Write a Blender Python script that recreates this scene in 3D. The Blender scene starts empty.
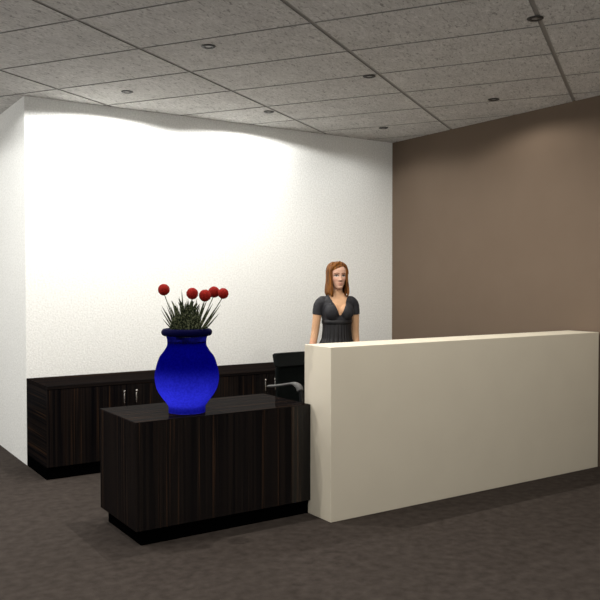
import bpy, bmesh, math, random
from mathutils import Vector, Matrix, noise
random.seed(7)
PI = math.pi
SC = bpy.context.scene
COL = SC.collection

# ------------------------------------------------------------------ helpers
def link(name, me, mat=None, parent=None):
    o = bpy.data.objects.new(name, me)
    COL.objects.link(o)
    if mat is not None:
        o.data.materials.append(mat)
    if parent is not None:
        o.parent = parent
    return o

def obj(name, bm, mat=None, parent=None, smooth=False):
    bmesh.ops.recalc_face_normals(bm, faces=bm.faces[:])
    me = bpy.data.meshes.new(name)
    bm.to_mesh(me); bm.free()
    if smooth:
        for p in me.polygons: p.use_smooth = True
    return link(name, me, mat, parent)

def thing(name, label, cat, loc=(0, 0, 0), rz=0.0, group=None):
    o = bpy.data.objects.new(name, None)
    COL.objects.link(o)
    o.empty_display_size = .1
    o.location = loc; o.rotation_euler = (0, 0, rz)
    tag(o, label, cat, group)
    return o

def tag(o, label, cat, group=None):
    o['label'] = label; o['category'] = cat
    if group: o['group'] = group
    return o

def struct(o):
    o['kind'] = 'structure'
    return o

def add_box(bm, x0, x1, y0, y1, z0, z1, bevel=0.0, seg=2):
    r = bmesh.ops.create_cube(bm, size=1.0)
    vs = r['verts']
    for v in vs:
        v.co = Vector((x0 + (v.co.x + .5) * (x1 - x0), y0 + (v.co.y + .5) * (y1 - y0), z0 + (v.co.z + .5) * (z1 - z0)))
    if bevel > 0:
        es = list({e for v in vs for e in v.link_edges})
        bmesh.ops.bevel(bm, geom=es, offset=bevel, segments=seg, profile=.5, affect='EDGES')
    return bm

def box(*a, **k):
    return add_box(bmesh.new(), *a, **k)

def add_rings(bm, rings, cap=True):
    loops = [[bm.verts.new(p) for p in r] for r in rings]
    n = len(loops[0])
    for a, b in zip(loops, loops[1:]):
        for i in range(n):
            j = (i + 1) % n
            bm.faces.new((a[i], a[j], b[j], b[i]))
    if cap:
        bm.faces.new(loops[0][::-1]); bm.faces.new(loops[-1])
    return loops

def add_tube(bm, pts, rads, n=12, flat=None):
    """tapered tube along points, rounded ends; flat=(axis vector, factor) squashes across an axis"""
    pts = [Vector(p) for p in pts]
    if not hasattr(rads, '__len__'): rads = [rads] * len(pts)
    ts = []
    for i in range(len(pts)):
        a = pts[max(i - 1, 0)]; b = pts[min(i + 1, len(pts) - 1)]
        ts.append((b - a).normalized())
    P, R, T = [], [], []
    for k in (90, 60, 30):          # rounded start
        a = math.radians(k)
        P.append(pts[0] - ts[0] * rads[0] * math.sin(a)); R.append(max(rads[0] * math.cos(a), rads[0] * .08)); T.append(ts[0])
    P += pts; R += list(rads); T += ts
    for k in (30, 60, 90):
        a = math.radians(k)
        P.append(pts[-1] + ts[-1] * rads[-1] * math.sin(a)); R.append(max(rads[-1] * math.cos(a), rads[-1] * .08)); T.append(ts[-1])
    up = Vector((0, 0, 1)) if abs(T[0].z) < .9 else Vector((0, 1, 0))
    u = T[0].cross(up).normalized()
    rings = []
    for p, r, t in zip(P, R, T):
        u = (u - t * u.dot(t)).normalized(); w = t.cross(u)
        ring = []
        for k in range(n):
            a = 2 * PI * k / n
            d = u * math.cos(a) * r + w * math.sin(a) * r
            if flat:
                ax = Vector(flat[0]).normalized()
                d = d - ax * d.dot(ax) * (1 - flat[1])
            ring.append(p + d)
        rings.append(ring)
    add_rings(bm, rings)
    return bm

def add_lathe(bm, prof, n=48, c=(0, 0, 0), closed=False):
    rings = []
    for r, z in prof:
        rings.append([Vector((c[0] + r * math.cos(2 * PI * k / n), c[1] + r * math.sin(2 * PI * k / n), c[2] + z)) for k in range(n)])
    if closed: rings.append(rings[0])
    loops = add_rings(bm, rings, cap=False)
    if closed:
        bmesh.ops.remove_doubles(bm, verts=[v for l in (loops[0], loops[-1]) for v in l], dist=1e-6)
    return bm

def catmull(pts, n=8):
    out = []
    P = [pts[0]] + list(pts) + [pts[-1]]
    for i in range(1, len(P) - 2):
        for k in range(n):
            t = k / n
            out.append(tuple(.5 * ((2 * P[i][d]) + (-P[i-1][d] + P[i+1][d]) * t + (2*P[i-1][d] - 5*P[i][d] + 4*P[i+1][d] - P[i+2][d]) * t*t
                          + (-P[i-1][d] + 3*P[i][d] - 3*P[i+1][d] + P[i+2][d]) * t**3) for d in range(len(pts[0]))))
    out.append(tuple(pts[-1]))
    return out

def lerp_table(tab, z):
    if z <= tab[0][0]: return tab[0][1:]
    for a, b in zip(tab, tab[1:]):
        if z <= b[0]:
            t = (z - a[0]) / (b[0] - a[0]); t = t * t * (3 - 2 * t) * .5 + t * .5
            return tuple(x + (y - x) * t for x, y in zip(a[1:], b[1:]))
    return tab[-1][1:]

def remeshed(bm, voxel, smooth=2):
    """weld overlapping closed shapes into one continuous surface"""
    bmesh.ops.recalc_face_normals(bm, faces=bm.faces[:])
    me = bpy.data.meshes.new('weld'); bm.to_mesh(me); bm.free()
    o = bpy.data.objects.new('weld', me); COL.objects.link(o)
    m = o.modifiers.new('r', 'REMESH'); m.mode = 'VOXEL'; m.voxel_size = voxel
    s = o.modifiers.new('s', 'SMOOTH'); s.factor = .5; s.iterations = smooth
    dg = bpy.context.evaluated_depsgraph_get(); dg.update()
    ev = o.evaluated_get(dg)
    out = bpy.data.meshes.new_from_object(ev)
    bpy.data.objects.remove(o); bpy.data.meshes.remove(me)
    for p in out.polygons: p.use_smooth = True
    return out

# ------------------------------------------------------------------ materials
def mat(name):
    m = bpy.data.materials.new(name); m.use_nodes = True
    nt = m.node_tree
    return m, nt, nt.nodes['Principled BSDF']

def nd(nt, typ, **kw):
    n = nt.nodes.new(typ)
    for k, v in kw.items(): setattr(n, k, v)
    return n

def plain(name, rgb, rough=.5, spec=.3, metal=0.0, coat=0.0):
    m, nt, b = mat(name)
    b.inputs['Base Color'].default_value = (*rgb, 1)
    b.inputs['Roughness'].default_value = rough
    b.inputs['Specular IOR Level'].default_value = spec
    b.inputs['Metallic'].default_value = metal
    return m

def ramp(nt, stops):
    r = nd(nt, 'ShaderNodeValToRGB')
    els = r.color_ramp.elements
    while len(els) < len(stops): els.new(.5)
    for e, (p, c) in zip(els, stops):
        e.position = p; e.color = (*c, 1)
    return r

def noisy(name, c0, c1, scale, rough=.6, spec=.2, bump=0.0, bscale=None, detail=6, lo=.35, hi=.65, stretch=(1, 1, 1), metal=0.0, bdist=.01):
    m, nt, b = mat(name)
    tc = nd(nt, 'ShaderNodeTexCoord'); mp = nd(nt, 'ShaderNodeMapping')
    mp.inputs['Scale'].default_value = stretch
    nt.links.new(tc.outputs['Object'], mp.inputs['Vector'])
    n = nd(nt, 'ShaderNodeTexNoise'); n.inputs['Scale'].default_value = scale; n.inputs['Detail'].default_value = detail
    nt.links.new(mp.outputs[0], n.inputs['Vector'])
    r = ramp(nt, [(lo, c0), (hi, c1)])
    nt.links.new(n.outputs['Fac'], r.inputs['Fac']); nt.links.new(r.outputs['Color'], b.inputs['Base Color'])
    b.inputs['Roughness'].default_value = rough; b.inputs['Specular IOR Level'].default_value = spec; b.inputs['Metallic'].default_value = metal
    if bump:
        n2 = nd(nt, 'ShaderNodeTexNoise'); n2.inputs['Scale'].default_value = bscale or scale; n2.inputs['Detail'].default_value = 3
        nt.links.new(mp.outputs[0], n2.inputs['Vector'])
        bp = nd(nt, 'ShaderNodeBump'); bp.inputs['Strength'].default_value = bump; bp.inputs['Distance'].default_value = bdist
        nt.links.new(n2.outputs['Fac'], bp.inputs['Height']); nt.links.new(bp.outputs[0], b.inputs['Normal'])
    return m

def ebony(name, grain, gloss, rough=.05):
    """dark macassar ebony veneer; grain = axis the streaks run along; thin polish over it"""
    m = bpy.data.materials.new(name); m.use_nodes = True
    nt = m.node_tree; nt.nodes.clear()
    out = nd(nt, 'ShaderNodeOutputMaterial'); dif = nd(nt, 'ShaderNodeBsdfDiffuse')
    tc = nd(nt, 'ShaderNodeTexCoord')
    def streak(freq, along, detail, off):
        mp = nd(nt, 'ShaderNodeMapping')
        s = [freq] * 3; s['XYZ'.index(grain)] = along
        mp.inputs['Scale'].default_value = s; mp.inputs['Location'].default_value = (off, off * .7, off * 1.3)
        nt.links.new(tc.outputs['Object'], mp.inputs['Vector'])
        n = nd(nt, 'ShaderNodeTexNoise'); n.inputs['Scale'].default_value = 1; n.inputs['Detail'].default_value = detail
        nt.links.new(mp.outputs[0], n.inputs['Vector'])
        return n
    n1 = streak(75, .5, 3, 3.1); n2 = streak(34, .35, 3, 9.7); n3 = streak(170, .8, 1, 5.5)
    base = ramp(nt, [(.30, (.0024, .0023, .0030)), (.50, (.0060, .0050, .0050)), (.62, (.0125, .0090, .0074)), (.72, (.0055, .0046, .0048))])
    nt.links.new(n1.outputs['Fac'], base.inputs['Fac'])
    acc = ramp(nt, [(.575, (0, 0, 0)), (.615, (1, 1, 1)), (.64, (1, 1, 1)), (.68, (0, 0, 0))])
    nt.links.new(n2.outputs['Fac'], acc.inputs['Fac'])
    fine = ramp(nt, [(.42, (0, 0, 0)), (.62, (1, 1, 1))])
    nt.links.new(n3.outputs['Fac'], fine.inputs['Fac'])
    mul = nd(nt, 'ShaderNodeMath', operation='MULTIPLY')
    nt.links.new(acc.outputs['Color'], mul.inputs[0]); nt.links.new(fine.outputs['Color'], mul.inputs[1])
    mix = nd(nt, 'ShaderNodeMix', data_type='RGBA')
    nt.links.new(mul.outputs[0], mix.inputs['Factor'])
    nt.links.new(base.outputs['Color'], mix.inputs['A']); mix.inputs['B'].default_value = (.036, .019, .0105, 1)
    nt.links.new(mix.outputs['Result'], dif.inputs['Color'])
    if gloss > 0:
        gl = nd(nt, 'ShaderNodeBsdfGlossy'); gl.inputs['Roughness'].default_value = rough
        ms = nd(nt, 'ShaderNodeMixShader'); ms.inputs['Fac'].default_value = gloss
        nt.links.new(dif.outputs[0], ms.inputs[1]); nt.links.new(gl.outputs[0], ms.inputs[2])
        nt.links.new(ms.outputs[0], out.inputs['Surface'])
    else:
        nt.links.new(dif.outputs[0], out.inputs['Surface'])
    return m

M_white = noisy('white_plaster', (.735, .745, .72), (.855, .865, .84), 66, .9, .05, bump=.8, bscale=85, detail=4, bdist=.004)
M_brown = noisy('taupe_paint', (.135, .100, .073), (.141, .105, .077), 3, .85, .08, detail=3)
M_carpet = noisy('dark_brown_carpet', (.040, .033, .0285), (.064, .053, .0465), 17, .95, .05, bump=.3, bscale=240, detail=10, lo=.30, hi=.72)
M_cream = noisy('cream_laminate', (.655, .605, .49), (.67, .62, .502), 4, .55, .12, detail=2)
M_top = M_cream
M_ebV = ebony('ebony_vertical', 'Z', .035)
M_ebX = ebony('ebony_worktop', 'X', .032)
M_ebX0 = ebony('ebony_satin_worktop', 'X', .002, .3)
M_ebY = ebony('ebony_end_panel', 'Y', .004, .2)
M_ebV0 = ebony('ebony_satin_vertical', 'Z', .010, .15)
M_kick = plain('black_plinth', (.0008, .0008, .0009), .9, .0)
M_chrome = plain('chrome', (.75, .72, .68), .22, .5, 1.0)
M_grid = plain('grey_ceiling_bar', (.36, .35, .33), .7, .1)
M_ring = plain('black_spotlight_ring', (.035, .033, .031), .5, .3)
M_lens = plain('frosted_lens', (.32, .31, .29), .4, .3)
M_chair = noisy('black_mesh_fabric', (.0022, .0032, .0032), (.0042, .0056, .0054), 220, .9, .05)
M_chair2 = noisy('charcoal_fabric', (.0068, .0080, .0080), (.0098, .0110, .0108), 220, .9, .05)
M_grey = plain('grey_plastic', (.085, .085, .083), .5, .2)
M_blackp = plain('black_plastic', (.012, .012, .013), .4, .3)

def ceiling_mat():
    m, nt, b = mat('fissured_ceiling_tile')
    tc = nd(nt, 'ShaderNodeTexCoord'); mp = nd(nt, 'ShaderNodeMapping')
    mp.inputs['Rotation'].default_value = (0, 0, math.radians(-32.3)); mp.inputs['Scale'].default_value = (1, 1, 1)
    nt.links.new(tc.outputs['Object'], mp.inputs['Vector'])
    m2 = nd(nt, 'ShaderNodeMapping'); m2.inputs['Scale'].default_value = (22, 58, 30); m2.inputs['Rotation'].default_value = (0, 0, .35)
    nt.links.new(mp.outputs[0], m2.inputs['Vector'])
    n = nd(nt, 'ShaderNodeTexNoise'); n.inputs['Scale'].default_value = 1; n.inputs['Detail'].default_value = 3; n.inputs['Distortion'].default_value = 1.2
    nt.links.new(m2.outputs[0], n.inputs['Vector'])
    n2 = nd(nt, 'ShaderNodeTexNoise'); n2.inputs['Scale'].default_value = 5; n2.inputs['Detail'].default_value = 4
    nt.links.new(mp.outputs[0], n2.inputs['Vector'])
    r = ramp(nt, [(.31, (.34, .33, .315)), (.42, (.60, .585, .56)), (.60, (.68, .665, .64)), (.72, (.80, .785, .76))])
    nt.links.new(n.outputs['Fac'], r.inputs['Fac'])
    r2 = ramp(nt, [(.3, (.86, .86, .86)), (.7, (1, 1, 1))]); nt.links.new(n2.outputs['Fac'], r2.inputs['Fac'])
    mx = nd(nt, 'ShaderNodeMix', data_type='RGBA', blend_type='MULTIPLY'); mx.inputs['Factor'].default_value = 1
    nt.links.new(r.outputs['Color'], mx.inputs['A']); nt.links.new(r2.outputs['Color'], mx.inputs['B'])
    nt.links.new(mx.outputs['Result'], b.inputs['Base Color'])
    b.inputs['Roughness'].default_value = .9; b.inputs['Specular IOR Level'].default_value = .05
    bp = nd(nt, 'ShaderNodeBump'); bp.inputs['Strength'].default_value = .5; bp.inputs['Distance'].default_value = .006
    nt.links.new(n.outputs['Fac'], bp.inputs['Height']); nt.links.new(bp.outputs[0], b.inputs['Normal'])
    return m
M_tile = ceiling_mat()

# ------------------------------------------------------------------ the room
H = 3.024           # ceiling height
WX, WY, BX = 1.633, 6.545, 5.530     # end of the white wall, its face, brown wall face
struct(obj('floor', box(-2.6, BX + .12, -1.6, 9.6, -.06, 0), M_carpet))
struct(obj('wall_back', box(WX, BX, WY, WY + .14, 0, H + .004), M_white))
struct(obj('wall_left', box(WX, WX + .14, WY + .141, 9.4, 0, H + .004), M_white))
struct(obj('wall_right', box(BX, BX + .12, -1.6, WY + .14, 0, H + .10), M_brown))

A = math.radians(32.3)
T = Vector((math.cos(A), math.sin(A), 0)); N = Vector((-math.sin(A), math.cos(A), 0))
def clip(bm):
    for co, no in (((BX - .001, 0, 0), (1, 0, 0)), ((-2.6, 0, 0), (-1, 0, 0)), ((0, 9.4, 0), (0, 1, 0)), ((0, -1.6, 0), (0, -1, 0))):
        g = bm.verts[:] + bm.edges[:] + bm.faces[:]
        bmesh.ops.bisect_plane(bm, geom=g, plane_co=co, plane_no=no, clear_outer=True, dist=1e-6)
def slab(bm, t0, t1, n0, n1, z0, z1):
    q = []
    for z in (z0, z1):
        for t, n in ((t0, n0), (t1, n0), (t1, n1), (t0, n1)):
            p = T * t + N * n; q.append(bm.verts.new((p.x, p.y, z)))
    for f in ((3, 2, 1, 0), (4, 5, 6, 7), (0, 1, 5, 4), (1, 2, 6, 5), (2, 3, 7, 6), (3, 0, 4, 7)):
        bm.faces.new([q[i] for i in f])
bm = bmesh.new()
TL, NL = .6096, 1.2192
for i in range(-8, 16):
    for j in range(-6, 9):
        t0 = 3.599 + TL * i; n0 = 3.037 + NL * (j - 2)
        c = T * (t0 + .3) + N * (n0 + .6)
        if -3.6 < c.x < 6.6 and -2.6 < c.y < 10.4:
            slab(bm, t0 + .0095, t0 + TL - .0095, n0 + .014, n0 + NL - .014, H, H + .02)
clip(bm)
ceil = struct(obj('ceiling', bm, M_tile))
ceil.data.materials.append(plain('tile_edge_shade', (.24, .235, .22), .8, .05))  # tile sides coloured darker to stand in for shade in the gaps
for p in ceil.data.polygons:
    if abs(p.normal.z) < .5: p.material_index = 1
bm = bmesh.new()
add_box(bm, -2.6, BX - .001, -1.6, 9.4, H + .006, H + .03)
struct(obj('trim_1', bm, M_grid))

# recessed spotlights
def downlight(x, y, label):
    t = thing('recessed_spotlight', label, 'ceiling spotlight', (x, y, H), 0, 'recessed ceiling spotlights')
    b = bmesh.new()
    add_lathe(b, [(.021, 0.002), (.021, -.004), (.025, -.007), (.040, -.007), (.047, -.003), (.047, 0.0)], 28)
    obj('trim_ring', b, M_ring, t, True)
    b = bmesh.new()
    add_lathe(b, [(.0005, -.0040), (.012, -.0035), (.0215, -.0025), (.0215, .001)], 24)
    obj('lens', b, M_lens, t, True)
    return t
downlight(2.283, 5.953, 'black-ringed spotlight near the white wall, leftmost of the row along it')
downlight(3.600, 5.953, 'black-ringed spotlight near the white wall, middle of the row along it')
downlight(4.915, 5.953, 'black-ringed spotlight by the corner of white and brown walls')
downlight(2.283, 4.526, 'black-ringed ceiling spotlight almost straight above the blue vase')
downlight(3.600, 4.526, 'black-ringed ceiling spotlight above the cream counter, touching a cross bar')
downlight(4.915, 4.526, 'black-ringed ceiling spotlight beside the brown wall, away from the corner')
downlight(3.612, 3.015, 'black-ringed ceiling spotlight overlapping the wide ceiling bar, nearest the viewer')

# ------------------------------------------------------------------ cabinets along the white wall
CY0 = WY - .595     # front
unit_edges = [WX, WX + 1.308, WX + 2.616, BX - .003]
labels = ['dark ebony low cabinet at the open left end of the white wall',
          'dark ebony low cabinet behind the vase and the black chair',
          'dark ebony low cabinet by the corner, hidden behind the counter']
def bar_handle(x, z0, z1, y, par):
    b = bmesh.new()
    add_tube(b, [(x, y - .026, z0), (x, y - .026, z1)], .0055, 10)
    for z in (z0 + .012, z1 - .012):
        add_tube(b, [(x, y - .024, z), (x, y + .001, z)], .004, 8)
    add_tube(b, [(x, y - .027, z1 - .008), (x, y - .027, z1)], .0085, 10)
    obj('handle', b, M_chrome, par, True)
for k in range(2):
    x0, x1 = unit_edges[k], unit_edges[k + 1]
    if k == 1: x1 = x1
    cab = thing('low_cabinet', labels[k], 'cabinet', (x0, CY0, 0), 0, 'low cabinets along the white wall')
    w = x1 - x0; d = WY - CY0 - .002
    obj('carcass', box(.0005, w - .0005, .020, d, .095, .690), M_ebY if k == 0 else M_ebV0, cab)
    obj('toe_kick', box(.001, w - .001, .022, d, 0, .095), M_kick, cab)
    for s in (0, 1):
        a = s * w / 2 + .0015; e = (s + 1) * w / 2 - .0015
        dr = obj('door', box(a, e, 0, .0195, .097, .688, .001, 1), M_ebV0, cab)
        hx = w / 2 - .0505 if s == 0 else w / 2 + .0505
        bar_handle(hx, .545, .640, 0, dr)
k = 2
cab = thing('low_cabinet', labels[2], 'cabinet', (unit_edges[2], CY0, 0), 0, 'low cabinets along the white wall')
w = unit_edges[3] - unit_edges[2]
obj('carcass', box(.0005, w, .020, WY - CY0 - .002, .095, .690), M_ebV0, cab)
obj('toe_kick', box(.001, w, .022, WY - CY0 - .002, 0, .095), M_kick, cab)
for s in (0, 1):
    dr = obj('door', box(s * w / 2 + .0015, (s + 1) * w / 2 - .0015, 0, .0195, .097, .688, .001, 1), M_ebV0, cab)
    bar_handle(w / 2 + (.05 if s else -.05), .545, .640, 0, dr)
o = obj('cabinet_worktop', box(WX, BX - .003, CY0 - .004, WY - .001, .6905, .718, .0015, 1), M_ebX0)
tag(o, 'long dark worktop over the low cabinets against the white wall', 'worktop')

# ------------------------------------------------------------------ reception counter and dark return cabinet
DX, DY, DL, DD, DH = 2.825, 3.928, 2.682, .296, 1.10
o = obj('reception_counter', box(DX, DX + DL, DY, DY + DD, 0, DH, .003, 2), M_cream)
tag(o, 'long tall cream reception counter panel standing on brown carpet', 'counter')

PX, PY, PD, PH = 1.632, 4.153, .5955, .715
ret = thing('return_cabinet', 'glossy dark ebony cabinet with black plinth, carrying the blue vase', 'cabinet', (PX, PY, 0))
pw = DX - .0005 - PX
obj('body', box(0, pw, 0, PD, .092, PH - .004, .001, 1), M_ebV, ret)
obj('top_panel', box(0, pw, 0, PD, PH - .004, PH, .0008, 1), M_ebX, ret)
obj('plinth', box(.042, pw - .001, .028, PD - .024, 0, .0925), M_kick, ret)

# ------------------------------------------------------------------ vase and flowers
VX, VY = 2.038, 4.341
def vase_mat():
    """dark navy outside, translucent cobalt; the belly glow comes from an added spot inside"""
    m = bpy.data.materials.new('translucent_cobalt'); m.use_nodes = True
    nt = m.node_tree; nt.nodes.clear()
    out = nd(nt, 'ShaderNodeOutputMaterial')
    tc = nd(nt, 'ShaderNodeTexCoord')
    n = nd(nt, 'ShaderNodeTexNoise'); n.inputs['Scale'].default_value = 80; n.inputs['Detail'].default_value = 3
    nt.links.new(tc.outputs['Object'], n.inputs['Vector'])
    r = ramp(nt, [(.35, (.026, .030, .62)), (.65, (.040, .045, .82))]); nt.links.new(n.outputs['Fac'], r.inputs['Fac'])
    d = nd(nt, 'ShaderNodeBsdfDiffuse'); d.inputs['Color'].default_value = (.0010, .0010, .032, 1)
    tl = nd(nt, 'ShaderNodeBsdfTranslucent'); nt.links.new(r.outputs['Color'], tl.inputs['Color'])
    ms = nd(nt, 'ShaderNodeMixShader'); ms.inputs['Fac'].default_value = .6
    nt.links.new(d.outputs[0], ms.inputs[1]); nt.links.new(tl.outputs[0], ms.inputs[2])
    nt.links.new(ms.outputs[0], out.inputs['Surface'])
    return m
M_vase = vase_mat()
prof = catmull([(.112, 0), (.1125, .033), (.124, .055), (.158, .10), (.183, .145), (.194, .20), (.1915, .252), (.170, .328), (.138, .374), (.120, .407), (.1195, .44), (.124, .462)], 6)
v = thing('vase', 'large round-bellied cobalt blue vase standing on the dark cabinet', 'vase', (VX, VY, PH))
b = bmesh.new()
bodyp = [(.001, .0006)] + [(.06, .0006)] + prof
add_lathe(b, bodyp, 64)
obj('body', b, M_vase, v, True)
b = bmesh.new()
add_lathe(b, [(.133 + .0215 * math.cos(2 * PI * k / 16), .487 + .0225 * math.sin(2 * PI * k / 16)) for k in range(16)], 64, closed=True)
obj('rim', b, plain('navy_glaze', (.0009, .0009, .022), .6, .02), v, True)
b = bmesh.new(); add_lathe(b, [(.0005, .435), (.06, .437), (.117, .432), (.1185, .432), (.1185, .424), (.0005, .424)], 40)
obj('light_block_disk', b, plain('dark_block_disk', (.01, .008, .006), .9, .1), v, True)  # unseen disk added in the neck to block light through the mouth

M_red = noisy('red_flower_head', (.14, .0045, .003), (.27, .011, .007), 150, .8, .1, bump=1.0, bscale=170, bdist=.004)
M_stem = noisy('green_stem', (.02, .03, .012), (.05, .065, .025), 40, .7, .15)
balls = [(-.116, .077, .746, .0355, 'round red flower standing apart at the left of the vase'),
         (.011, -.055, .723, .0355, 'round red flower second from left, above the leaf clump'),
         (.080, -.089, .711, .0365, 'lowest round red flower, in front of its neighbour on the right'),
         (.162, -.047, .731, .0350, 'round red flower half hidden between two others'),
         (.191, -.113, .723, .0330, 'rightmost round red flower in the blue vase')]
for (x, y, z, r, lab) in balls:
    f = thing('globe_flower', lab, 'flower', (VX, VY, PH), 0, 'red globe flowers in the blue vase')
    b = bmesh.new()
    bmesh.ops.create_icosphere(b, subdivisions=4, radius=r, matrix=Matrix.Translation((x, y, z)))
    for q in b.verts:
        d = (q.co - Vector((x, y, z))); q.co += d.normalized() * .0016 * (noise.noise(q.co * 160))
    obj('flower_head', b, M_red, f, True)
    b = bmesh.new()
    p0 = Vector((x * .22, y * .22, .20)); p1 = Vector((x * .42, y * .42, .48)); p2 = Vector((x * .97, y * .97, z - r * .9))
    add_tube(b, [p0, p1, p1.lerp(p2, .5) + Vector((0, 0, .008)), p2], [.003, .003, .0028, .0026], 8)
    obj('stem', b, M_stem, f, True)

# spiky leaf clump: every blade a folded, tapering strip
M_leaf = noisy('variegated_blade', (.005, .010, .004), (.20, .22, .12), 85, .7, .1, detail=3, lo=.45, hi=.70)
b = bmesh.new()
def blade(b, base, tip, width, sag=0.0):
    base = Vector(base); tip = Vector(tip)
    ax = (tip - base)
    side = ax.cross(Vector((0.55, .83, 0.1))).normalized()
    side = (side + ax.cross(Vector((random.uniform(-1, 1), random.uniform(-1, 1), 0))).normalized() * .5).normalized()
    up = side.cross(ax).normalized()
    rows = []
    for k in range(8):
        t = k / 7
        c = base + ax * t + Vector((0, 0, -1)) * sag * t * t
        w = width * (.75 + .5 * t) * (1 - t ** 2.2) + .0004
        rows.append([b.verts.new(c - side * w + up * w * .35), b.verts.new(c), b.verts.new(c + side * w + up * w * .35)])
    for r0, r1 in zip(rows, rows[1:]):
        for i in (0, 1): b.faces.new((r0[i], r0[i + 1], r1[i + 1], r1[i]))
tips = [(-.129, .085, .651), (-.126, .083, .572), (-.095, .063, .67), (-.067, .044, .667), (-.026, .017, .749), (-.039, .026, .706),
        (.002, -.001, .694), (.052, -.035, .694), (.134, -.088, .664), (.149, -.099, .639), (.167, -.11, .603), (.175, -.115, .658), (.09, -.06, .665), (.115, -.05, .69)]
for tx, ty, tz in tips:
    blade(b, (tx * .22, ty * .22, .43), (tx, ty, tz), .0075)
for k in range(70):
    a = random.uniform(0, 2 * PI); el = random.triangular(.0, .95, .30)
    L = random.uniform(.13, .235)
    z0 = .455
    tip = (math.sin(el) * math.cos(a) * L + .02 * math.cos(a), math.sin(el) * math.sin(a) * L + .02 * math.sin(a), z0 + math.cos(el) * L)
    blade(b, (.035 * math.cos(a), .035 * math.sin(a), .42), tip, random.uniform(.005, .0085))
for k in range(150):      # the dense short blades of the heart
    a = random.uniform(0, 2 * PI); rr = random.uniform(0, .065)
    z0 = random.uniform(.45, .63); a2 = a + random.uniform(-.8, .8)
    bx_, by_ = rr * math.cos(a), rr * math.sin(a)
    blade(b, (bx_, by_, z0), (bx_ + .035 * math.cos(a2), by_ + .035 * math.sin(a2), z0 + random.uniform(.03, .075)), random.uniform(.004, .007))
o = obj('spiky_plant', b, M_leaf)
o.location = (VX, VY, PH)
tag(o, 'clump of dark green spiky blade leaves growing from the blue vase', 'plant')

# ------------------------------------------------------------------ office chair (faces the counter)
CX, CYB = 3.245, 4.95
ch = thing('office_chair', 'black office chair with grey armrests between cabinet and counter', 'chair', (CX, 4.72, 0))
def panel(w_top, w_bot, z0, z1, y0, bend, th, n=14, curve=.03, rad=.02):
    b = bmesh.new(); rows = []
    m = 16
    for i in range(n + 1):
        t = i / n; z = z0 + (z1 - z0) * t
        w = w_bot + (w_top - w_bot) * t
        e = min(t * (z1 - z0), (1 - t) * (z1 - z0))
        if e < rad: w -= rad - math.sqrt(max(rad * rad - (rad - e) ** 2, 0))
        row = []
        for j in range(m + 1):
            s = j / m * 2 - 1
            row.append(Vector((s * w, y0 + bend * math.sin(t * PI / 2) - curve * s * s, z)))
        rows.append(row)
    front = [[b.verts.new(p) for p in r] for r in rows]
    back = [[b.verts.new(p + Vector((0, th, 0))) for p in r] for r in rows]
    for i in range(n):
        for j in range(m):
            b.faces.new((front[i][j], front[i][j + 1], front[i + 1][j + 1], front[i + 1][j]))
            b.faces.new((back[i][j + 1], back[i][j], back[i + 1][j], back[i + 1][j + 1]))
        b.faces.new((front[i][0], front[i + 1][0], back[i + 1][0], back[i][0]))
        b.faces.new((front[i + 1][m], front[i][m], back[i][m], back[i + 1][m]))
    for j in range(m):
        b.faces.new((front[0][j + 1], front[0][j], back[0][j], back[0][j + 1]))
        b.faces.new((front[n][j], front[n][j + 1], back[n][j + 1], back[n][j]))
    return b
bk = obj('backrest', panel(.196, .185, .47, .885, .225, .005, .028, curve=.02, rad=.02), M_chair, ch, True)
obj('headband', panel(.218, .206, .872, .974, .215, .008, .036, curve=.02, rad=.016), M_chair2, bk, True)
b = bmesh.new(); add_box(b, -.235, .235, -.25, .215, .43, .495, .028, 4)
obj('seat', b, M_chair, ch, True)
for s in (-1, 1):
    b = bmesh.new(); rings = []
    pth = catmull([(s * .258, .215, .734), (s * .258, .09, .752), (s * .258, -.04, .776), (s * .258, -.115, .789), (s * .258, -.165, .782), (s * .258, -.190, .766), (s * .258, -.203, .748)], 5)
    for i, p in enumerate(pth):
        a = Vector(pth[max(i - 1, 0)]); c = Vector(pth[min(i + 1, len(pth) - 1)]); t = (c - a).normalized()
        nrm = Vector((1, 0, 0)).cross(t).normalized(); w = .024; f = i / (len(pth) - 1)
        h = .010 + .016 * max(0, min(1, (f - .45) / .4))
        rings.append([Vector(p) + Vector((w * math.cos(q), 0, 0)) * 1 + nrm * h * math.sin(q) for q in [2 * PI * k / 14 for k in range(14)]])
    add_rings(b, rings)
    ar = obj('armrest', b, M_grey, ch, True)
    b = bmesh.new(); add_tube(b, catmull([(s * .250, -.198, .748), (s * .245, -.19, .64), (s * .252, -.10, .50), (s * .21, -.05, .425)], 4), .014, 10)
    obj('arm_support', b, M_blackp, ar, True)
b = bmesh.new(); add_tube(b, [(0, .282, .84), (0, .290, .65), (0, .25, .45), (0, .12, .415)], .018, 10); obj('back_support', b, M_blackp, ch, True)
b = bmesh.new(); add_tube(b, [(0, 0, .425), (0, 0, .13)], [.026, .03], 16); obj('gas_lift', b, M_blackp, ch, True)
for k in range(5):
    a = 2 * PI * k / 5 + .3; c, s = math.cos(a), math.sin(a)
    b = bmesh.new(); add_tube(b, [(0, 0, .12), (c * .14, s * .14, .105), (c * .27, s * .27, .075)], [.028, .022, .016], 10)
    lg = obj('base_leg', b, M_blackp, ch, True)
    b = bmesh.new(); add_tube(b, [(c * .27 - s * .018, s * .27 + c * .018, .027), (c * .27 + s * .018, s * .27 - c * .018, .027)], .0265 * .96, 14)
    obj('caster', b, M_blackp, lg, True)

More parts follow.
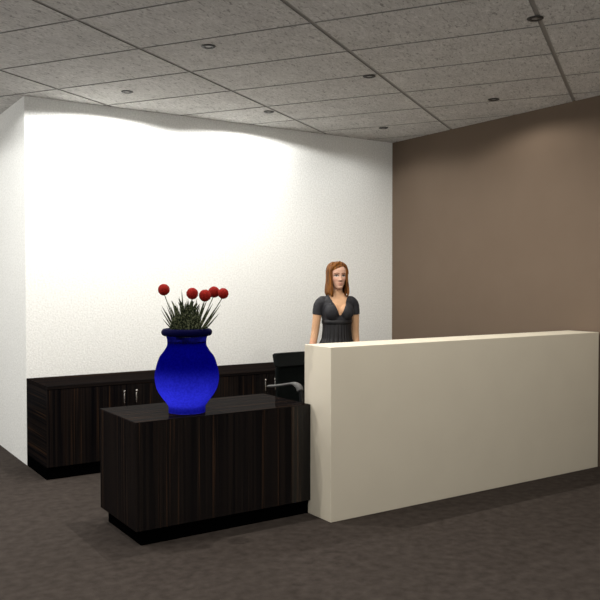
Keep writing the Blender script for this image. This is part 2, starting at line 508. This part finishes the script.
# ------------------------------------------------------------------ the person behind the counter
def skin_mat():
    m, nt, b = mat('skin')
    at = nd(nt, 'ShaderNodeVertexColor'); at.layer_name = 'Tone'
    n = nd(nt, 'ShaderNodeTexNoise'); n.inputs['Scale'].default_value = 60
    tc = nd(nt, 'ShaderNodeTexCoord'); nt.links.new(tc.outputs['Object'], n.inputs['Vector'])
    r = ramp(nt, [(.3, (.93, .93, .93)), (.7, (1, 1, 1))]); nt.links.new(n.outputs['Fac'], r.inputs['Fac'])
    mx = nd(nt, 'ShaderNodeMix', data_type='RGBA', blend_type='MULTIPLY'); mx.inputs['Factor'].default_value = 1
    nt.links.new(at.outputs['Color'], mx.inputs['A']); nt.links.new(r.outputs['Color'], mx.inputs['B'])
    nt.links.new(mx.outputs['Result'], b.inputs['Base Color'])
    b.inputs['Roughness'].default_value = .55; b.inputs['Specular IOR Level'].default_value = .25
    return m
M_skin = skin_mat()
M_hair = noisy('auburn_hair', (.034, .009, .002), (.225, .083, .012), 60, .5, .14, stretch=(1.6, 1.6, .10), bump=.5, bscale=90, detail=4, lo=.3, hi=.7)
M_dress = noisy('charcoal_jersey', (.0125, .0125, .0155), (.019, .019, .0235), 30, .65, .3, bump=.25, bscale=45, detail=4)
M_skirt = noisy('black_pleated_fabric', (.0035, .0033, .0045), (.0085, .008, .0100), 26, .5, .35, stretch=(1, 1, .15))
M_shoe = plain('black_leather', (.012, .011, .012), .35, .4)

TORSO = [(.78, .148, .085, .105), (.88, .160, .092, .120), (.96, .140, .092, .100), (1.05, .106, .085, .082), (1.12, .106, .088, .082), (1.19, .113, .090, .088),
         (1.26, .122, .090, .094), (1.32, .128, .080, .094), (1.355, .124, .068, .086), (1.385, .098, .056, .072), (1.405, .068, .048, .060), (1.425, .052, .044, .054)]
def torso_ring(z, off=0.0, n=40, ex=2.25):
    a, f, k = lerp_table(TORSO, z)
    ring = []
    for i in range(n):
        t = 2 * PI * i / n; c, s = math.cos(t), math.sin(t)
        rr = (abs(c) ** ex + abs(s) ** ex) ** (-1 / ex)
        x = (a + off) * c * rr; y = (f + off if s < 0 else k + off) * s * rr
        ring.append(Vector((x, y + .008, z)))
    return ring
HEAD = [(1.4495, .010, -.066, -.040), (1.455, .026, -.083, -.010), (1.466, .034, -.091, .02), (1.485, .0435, -.092, .045), (1.505, .052, -.093, .066), (1.530, .063, -.093, .084),
        (1.555, .068, -.092, .095), (1.580, .071, -.094, .100), (1.605, .071, -.094, .101), (1.630, .065, -.082, .094), (1.650, .050, -.060, .075), (1.661, .030, -.034, .046), (1.666, .006, -.006, .014)]
HEAD_YAW = math.radians(1)
HR = Matrix.Rotation(HEAD_YAW, 4, 'Z')
def g(x, s): return math.exp(-(x / s) ** 2)
def face_disp(x, z):
    d = 0.0
    if z < 1.585 and z > 1.500:                      # nose
        t = (1.578 - z) / (1.578 - 1.522)
        prof = max(0, min(1, t)) * .021 if t <= 1 else max(0, 1 - (1.522 - z) / .010) * .021
        d += prof * g(x, .009 + .005 * max(0, min(1, t)))
    for sx in (-1, 1):
        d -= .008 * g(x - sx * .030, .015) * g(z - 1.558, .010)     # eye socket
        d += .004 * g(x - sx * .030, .020) * g(z - 1.578, .008)     # brow ridge
        d += .004 * g(x - sx * .040, .018) * g(z - 1.535, .016)     # cheekbone
        d += .003 * g(x - sx * .011, .006) * g(z - 1.524, .006)     # nostril wing
        d += .0035 * g(x - sx * .030, .009) * g(z - 1.557, .006)    # eyeball under the lid
    d += .0055 * g(x, .019) * g(z - 1.4985, .0055) + .006 * g(x, .016) * g(z - 1.488, .005)   # lips
    d -= .003 * g(x, .018) * g(z - 1.4935, .002)
    d += .005 * g(x, .018) * g(z - 1.463, .010) - .003 * g(x, .02) * g(z - 1.477, .005)        # chin
    return d
def head_ring(z, n=96, off=0.0):
    a, yf, yb = lerp_table(HEAD, z)
    yc = (yf + yb) / 2; hd = (yb - yf) / 2
    ring = []
    for i in range(n):
        t = 2 * PI * i / n; c, s = math.cos(t), math.sin(t)
        ex = 2.2; rr = (abs(c) ** ex + abs(s) ** ex) ** (-1 / ex)
        x = (a + off) * c * rr; y = yc + (hd + off) * s * rr
        if s < 0 and off == 0: y -= face_disp(x, z) * min(1, -s * 1.6)
        ring.append(HR @ Vector((x, y, z)))
    return ring

SH = {-1: [(-.122, .012, 1.342), (-.151, .018, 1.31), (-.168, .022, 1.20), (-.181, .030, 1.085), (-.210, .012, .97), (-.262, -.015, .845)],
      1: [(.122, .012, 1.342), (.150, .018, 1.31), (.162, .024, 1.20), (.168, .036, 1.085), (.172, .005, .97), (.190, -.040, .845)]}
ARM_R = [.045, .041, .0345, .0315, .0285, .021]
def add_hand(bm, s, W, d):
    W = Vector(W); d = Vector(d).normalized()
    fwd = Vector((0, -1, 0)); fwd = (fwd - d * fwd.dot(d)).normalized()
    nrm = d.cross(fwd).normalized()
    if nrm.x * s > 0: nrm = -nrm            # palm faces the thigh
    # palm
    add_tube(bm, [W - d * .01, W + d * .03, W + d * .075], [.021, .034, .036], 16, flat=(nrm, .42))
    for off, L, r in ((.027, .070, .0080), (.0095, .080, .0083), (-.009, .074, .0080), (-.026, .058, .0072)):
        b0 = W + d * .078 + fwd * off
        p = [b0, b0 + d * L * .42 + nrm * .004 + fwd * off * .12, b0 + d * L * .72 + nrm * L * .16 + fwd * off * .16, b0 + d * L * .93 + nrm * L * .36 + fwd * off * .16]
        add_tube(bm, p, [r, r * .96, r * .9, r * .78], 10)
    b0 = W + d * .022 + fwd * .020
    add_tube(bm, [b0, b0 + d * .026 + fwd * .024 + nrm * .010, b0 + d * .056 + fwd * .034 + nrm * .020, b0 + d * .078 + fwd * .034 + nrm * .026], [.0125, .0110, .0095, .0080], 10)

P = thing('person', 'standing person with long auburn hair and dark V-neck dress behind the counter', 'person', (3.78, 5.17, 0), math.radians(-20))
bm = bmesh.new()
add_rings(bm, [torso_ring(.78 + (1.425 - .78) * i / 44) for i in range(45)])
for s in (-1, 1):
    bmesh.ops.create_uvsphere(bm, u_segments=24, v_segments=16, radius=1, matrix=Matrix.Translation((s * .059, -.068, 1.270)) @ Matrix.Diagonal((.056, .040, .060, 1)))
add_tube(bm, [(0, .012, 1.39), (0, .008, 1.43), (0, .006, 1.50)], [.056, .047, .046], 24)
add_rings(bm, [head_ring(1.4495 + (1.666 - 1.4495) * i / 90) for i in range(91)])
for s in (-1, 1):        # ears
    bmesh.ops.create_uvsphere(bm, u_segments=12, v_segments=8, radius=1, matrix=HR @ Matrix.Translation((s * .071, .012, 1.553)) @ Matrix.Diagonal((.009, .016, .030, 1)))
    pts = catmull(SH[s], 4)
    rad = [v[0] for v in catmull([(r,) for r in ARM_R], 4)]
    add_tube(bm, pts, rad, 18)
    add_hand(bm, s, SH[s][-1], Vector(SH[s][-1]) - Vector(SH[s][-2]))
    leg = catmull([(s * .082, .010, .86), (s * .084, .006, .70), (s * .080, -.004, .49), (s * .080, .014, .36), (s * .082, .030, .12), (s * .082, .032, .075)], 4)
    lr = [v[0] for v in catmull([(.086,), (.075,), (.052,), (.051,), (.033,), (.034,)], 4)]
    add_tube(bm, leg, lr, 20)
    add_tube(bm, [(s * .082, .040, .065), (s * .085, -.04, .045), (s * .088, -.115, .022)], [.034, .032, .022], 14)
body_me = remeshed(bm, .0034, 3)
ca = body_me.color_attributes.new('Tone', 'FLOAT_COLOR', 'POINT')
HRi = HR.inverted()
def mixc(a, b, t):
    t = max(0, min(1, t)); return tuple(x + (y - x) * t for x, y in zip(a, b))
BASE = (.58, .345, .20)
for i, v in enumerate(body_me.vertices):
    c = BASE; co = v.co
    if co.z > 1.44:
        q = HRi @ co
        c = (.50, .300, .215)
        if q.y < -.05:
            ax = abs(q.x)
            c = mixc(c, (.62, .30, .235), .5 * g(ax - .042, .016) * g(q.z - 1.528, .016))
            c = mixc(c, (.40, .15, .12), .9 * g(q.x, .0185) ** 1.0 * max(g(q.z - 1.4985, .0045), g(q.z - 1.4885, .0045)) * (ax < .025))
            e = ((ax - .030) / .0165) ** 2 + ((q.z - 1.558) / .0085) ** 2
            c = mixc(c, (.26, .15, .11), .7 * math.exp(-((ax - .030) / .021) ** 2 - ((q.z - 1.563) / .012) ** 2))  # soft eye-socket shade painted into the skin colour
            if e < 1: c = (.36, .31, .28)
            if ((ax - .030) ** 2 + (q.z - 1.558) ** 2) < .0058 ** 2: c = (.03, .022, .018)
            if abs(q.z - (1.5665 - 26 * (ax - .030) ** 2)) < .0032 and abs(ax - .031) < .020: c = (.025, .015, .012)
            if abs(q.z - (1.5800 - 10 * (ax - .028) ** 2)) < .0034 and .010 < ax < .050: c = (.15, .06, .03)
    elif abs(co.x) > .18 and co.z < 1.06:
        c = mixc(BASE, (.62, .29, .20), (1.06 - co.z) / .08)
    ca.data[i].color = (*c, 1)
body = link('body', body_me, M_skin, P)

# dress: bodice welded with its short sleeves, then the V neck cut out of it
bm = bmesh.new()
OFF = .009
add_rings(bm, [torso_ring(1.165 + (1.405 - 1.165) * i / 20, OFF if i < 20 else OFF) for i in range(21)])
for s in (-1, 1):
    bmesh.ops.create_uvsphere(bm, u_segments=24, v_segments=16, radius=1, matrix=Matrix.Translation((s * .058, -.064, 1.268)) @ Matrix.Diagonal((.066, .052, .072, 1)))
    path = [Vector(q) for q in catmull(SH[s], 6)][:11]
    pts = [path[0] + Vector((-s * .03, 0, .004))] + path[::2]
    rings = []
    n_ = len(pts)
    dirs = [(pts[min(k + 1, n_ - 1)] - pts[max(k - 1, 0)]).normalized() for k in range(n_)]
    rads = [.048] + [.052 - .0105 * (k / (n_ - 2)) for k in range(n_ - 1)]
    u = Vector((0, 1, 0))
    for p, t, r in zip(pts, dirs, rads):
        uu = (u - t * u.dot(t)).normalized(); w = t.cross(uu)
        rings.append([p + uu * r * math.cos(2 * PI * k / 20) + w * r * math.sin(2 * PI * k / 20) for k in range(20)])
    add_rings(bm, rings)
dm = remeshed(bm, .004, 3)
b2 = bmesh.new(); b2.from_mesh(dm)
kill = []
for f in b2.faces:
    c = f.calc_center_median(); ax = abs(c.x)
    if c.y < .012:
        if c.z > 1.236 and ax < .006 + (c.z - 1.238) / .160 * .073: kill.append(f)
    elif c.z > 1.385 and ax < .082: kill.append(f)
bmesh.ops.delete(b2, geom=kill, context='FACES')
bmesh.ops.smooth_vert(b2, verts=[v for v in b2.verts if v.is_boundary], factor=.6, use_axis_x=True, use_axis_y=True, use_axis_z=True)
for f in b2.faces: f.smooth = True
b2.to_mesh(dm); b2.free()
dress = link('dress', dm, M_dress, P)
b = bmesh.new()
add_rings(b, [torso_ring(z, .0125 + dz, 48) for z, dz in ((1.162, -.004), (1.166, 0), (1.180, .001), (1.196, 0), (1.200, -.004))])
obj('waistband', b, M_skirt, dress, True)
b = bmesh.new(); rings = []
for i in range(40):
    t = i / 39; z = 1.175 - .62 * t
    flare = .008 + .050 * t ** 1.1; amp = .0025 + .011 * min(1, t * 2.0)
    base = torso_ring(max(z, .86), flare, 240, 2.1)
    if z < .98:
        wide = torso_ring(.90, flare, 240, 2.1); k = min(1, (1.175 - z) / .25)
        base = [Vector((p.x, p.y, z)) * (1) for p in base] if z > .90 else [Vector((p.x, p.y, z)) for p in wide]
    ring = []
    for k, p in enumerate(base):
        a = 2 * PI * k / 240
        w = abs(math.sin(a * 13 + .6 * math.sin(a * 5))) ** .8
        n_ = Vector((p.x, p.y - .008, 0)).normalized()
        q = p + n_ * amp * (w - .4); q.z = z
        ring.append(q)
    rings.append(ring)
add_rings(b, rings)
obj('skirt', b, M_skirt, dress, True)
for s in (-1, 1):
    b = bmesh.new()
    rr = []
    for y, w, h, z in ((.082, .012, .02, .040), (.074, .030, .040, .040), (.03, .036, .030, .036), (-.04, .036, .022, .026), (-.09, .038, .018, .021), (-.130, .028, .014, .017), (-.148, .008, .008, .014)):
        rr.append([Vector((s * .085 + w * math.cos(2 * PI * k / 16), y, max(.003, z + h * math.sin(2 * PI * k / 16)))) for k in range(16)])
    add_rings(b, rr)
    obj('shoe', b, M_shoe, P, True)

# hair: cap plus locks, welded
bm = bmesh.new()
def skullp(az, el, off):       # az: 0 = back, positive to her left; el: elevation
    c = Vector((0, .004, 1.578))
    a_, f_, b_, t_ = .072 + off, .097 + off, .097 + off, .090 + off
    x = math.sin(az) * math.cos(el) * a_
    y = math.cos(az) * math.cos(el) * (b_ if abs(az) < PI / 2 else f_)
    return c + Vector((x, y, math.sin(el) * t_))
capr = []
NA = 72
for i in range(15):
    t = i / 14; ring = []
    for k in range(NA):
        az = -PI + 2 * PI * k / NA
        front = max(0, -math.cos(az))
        el_min = -.25 + .80 * front ** .6 + (.30 * math.sin(az) * front)
        ring.append(skullp(az, el_min + (PI / 2 * .985 - el_min) * t, .010))
    capr.append(ring)
inner = [[p + (Vector((0, .004, 1.575)) - p) * .16 for p in r] for r in capr]
add_rings(bm, inner[::-1] + capr, cap=False)
l_ = bm.verts[:]
bm.verts.ensure_lookup_table()
n_rings = len(inner) + len(capr)
bm.faces.new([bm.verts[k] for k in range(NA)][::-1]); bm.faces.new([bm.verts[(n_rings - 1) * NA + k] for k in range(NA)])
for k in range(41):
    az = math.radians(-124 + 248 * k / 40)
    fr = max(0, abs(math.degrees(az)) - 85) / 39
    jit = random.uniform(-1, 1)
    pts = [skullp(az * .92, math.radians(62), .010), skullp(az * .97, math.radians(38), .014), skullp(az, math.radians(14), .010), skullp(az, math.radians(-8), .008)]
    e = pts[-1]
    out = Vector((math.sin(az), math.cos(az), 0))
    zt = 1.408 + .010 * jit - .014 * fr
    side = 1 if az > 0 else -1
    pts += [e + Vector((0, 0, -.05)) + out * .001, Vector((e.x + out.x * .006, e.y + out.y * .006 - .006 * fr, (e.z + zt) / 2 - .01)), Vector((e.x + out.x * .012 - side * .004 * fr, e.y + out.y * .01 - .014 * fr, zt + .02)), Vector((e.x + out.x * .012 - side * .010 * fr, e.y + out.y * .01 - .018 * fr, zt))]
    add_tube(bm, catmull(pts, 3), [v[0] for v in catmull([(.009,), (.011,), (.011,), (.011,), (.0115,), (.0115,), (.0095,), (.004,)], 3)], 9)
# swept fringe from the parting across the forehead on her right
for k in range(7):
    t = k / 6
    st = skullp(PI - .30 - .12 * t, math.radians(66 - 3 * t), .013)
    pts = [st, skullp(-PI + .35 + .10 * t, math.radians(52 - 8 * t), .015), skullp(-PI + .85 + .05 * t, math.radians(30 - 10 * t), .016), skullp(-PI + 1.10, math.radians(2 - 8 * t), .014)]
    add_tube(bm, catmull(pts, 4), .0095, 8)
for k in range(5):
    t = k / 4
    st = skullp(PI - .30, math.radians(68), .013)
    pts = [st, skullp(PI - .55, math.radians(50 - 6 * t), .015), skullp(PI - .95, math.radians(28 - 8 * t), .016), skullp(PI - 1.15, math.radians(0), .014)]
    add_tube(bm, catmull(pts, 4), .0085, 8)
# front lock over her right collarbone
for k in range(5):
    t = k / 4
    a = skullp(-PI + 1.02 + .10 * t, math.radians(-4), .013)
    add_tube(bm, catmull([a, a + Vector((.002, -.006, -.07)), a + Vector((.010, -.014, -.13)), a + Vector((.020 - .012 * t, -.012, -.182 + .01 * abs(t - .5)))], 4),
             [v[0] for v in catmull([(.011,), (.012,), (.010,), (.004,)], 4)], 9)
for k in range(4):
    t = k / 3
    a = skullp(1.75 + .22 * t, math.radians(-6), .006)
    add_tube(bm, catmull([a, a + Vector((-.002, -.002, -.07)), a + Vector((-.008, -.004, -.12)), a + Vector((-.016 + .006 * t, -.006, -.168))], 4),
             [v[0] for v in catmull([(.010,), (.011,), (.010,), (.005,)], 4)], 9)
for v in bm.verts: v.co = HR @ v.co
hair_me = remeshed(bm, .0034, 2)
hair = link('hair', hair_me, M_hair, P)

# ------------------------------------------------------------------ light
def spot(x, y, power, ang=168, blend=.12, tint=(1.0, .985, .955)):
    l = bpy.data.lights.new('spot_lamp', 'SPOT')
    l.energy = power; l.spot_size = math.radians(ang); l.spot_blend = blend; l.shadow_soft_size = .004; l.color = tint
    o = bpy.data.objects.new('spot_lamp', l); COL.objects.link(o)
    o.location = (x, y, H - .013)
    return o
spot(.966, 5.953, 22)
spot(-.35, 5.953, 50)  # this and the next two: unseen, added to brighten the side wall
spot(-.35, 7.40, 50)
spot(-1.67, 6.60, 38)
spot(2.283, 5.953, 58)
spot(3.600, 5.953, 50)
spot(4.915, 5.953, 9, 162, .7)
for x, y, e in ((-.35, 4.526, 100), (.966, 4.526, 30), (2.283, 4.526, 105), (3.6, 4.526, 42), (4.915, 4.526, 21), (.966, 3.015, 26), (2.283, 3.015, 44), (3.612, 3.015, 27), (4.915, 3.015, 19),  # first entry is an unseen lamp added to light the counter's left side
                (.966, 1.5, 26), (2.283, 1.5, 32), (3.6, 1.5, 25)):
    spot(x, y, e, 164, .35, tint=(1.0, .95, .88))

l = bpy.data.lights.new('vase_glow_helper', 'SPOT'); l.energy = 7.5; l.shadow_soft_size = .02; l.color = (.9, .92, 1)  # unseen spot added inside the vase to make the lower belly glow
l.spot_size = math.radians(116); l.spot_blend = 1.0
o = bpy.data.objects.new('vase_glow_helper', l); COL.objects.link(o); o.location = (VX, VY, PH + .40)

w = bpy.data.worlds.new('room_air'); SC.world = w; w.use_nodes = True
bg = w.node_tree.nodes['Background']
bg.inputs[0].default_value = (1.0, .97, .93, 1); bg.inputs[1].default_value = 1.0

# ------------------------------------------------------------------ camera
cam = bpy.data.cameras.new('camera'); co = bpy.data.objects.new('camera', cam); COL.objects.link(co)
cam.sensor_width = 36; cam.lens = 777.35 / 600 * 36; cam.clip_start = .05
co.location = (0, 0, 1.507)
co.rotation_euler = (math.radians(90 - 1.314), 0, math.radians(56.557 - 90))
SC.camera = co
SC.view_settings.view_transform = 'Standard'
SC.view_settings.look = 'None'
SC.view_settings.exposure = 0.0
SC.view_settings.gamma = 1.0
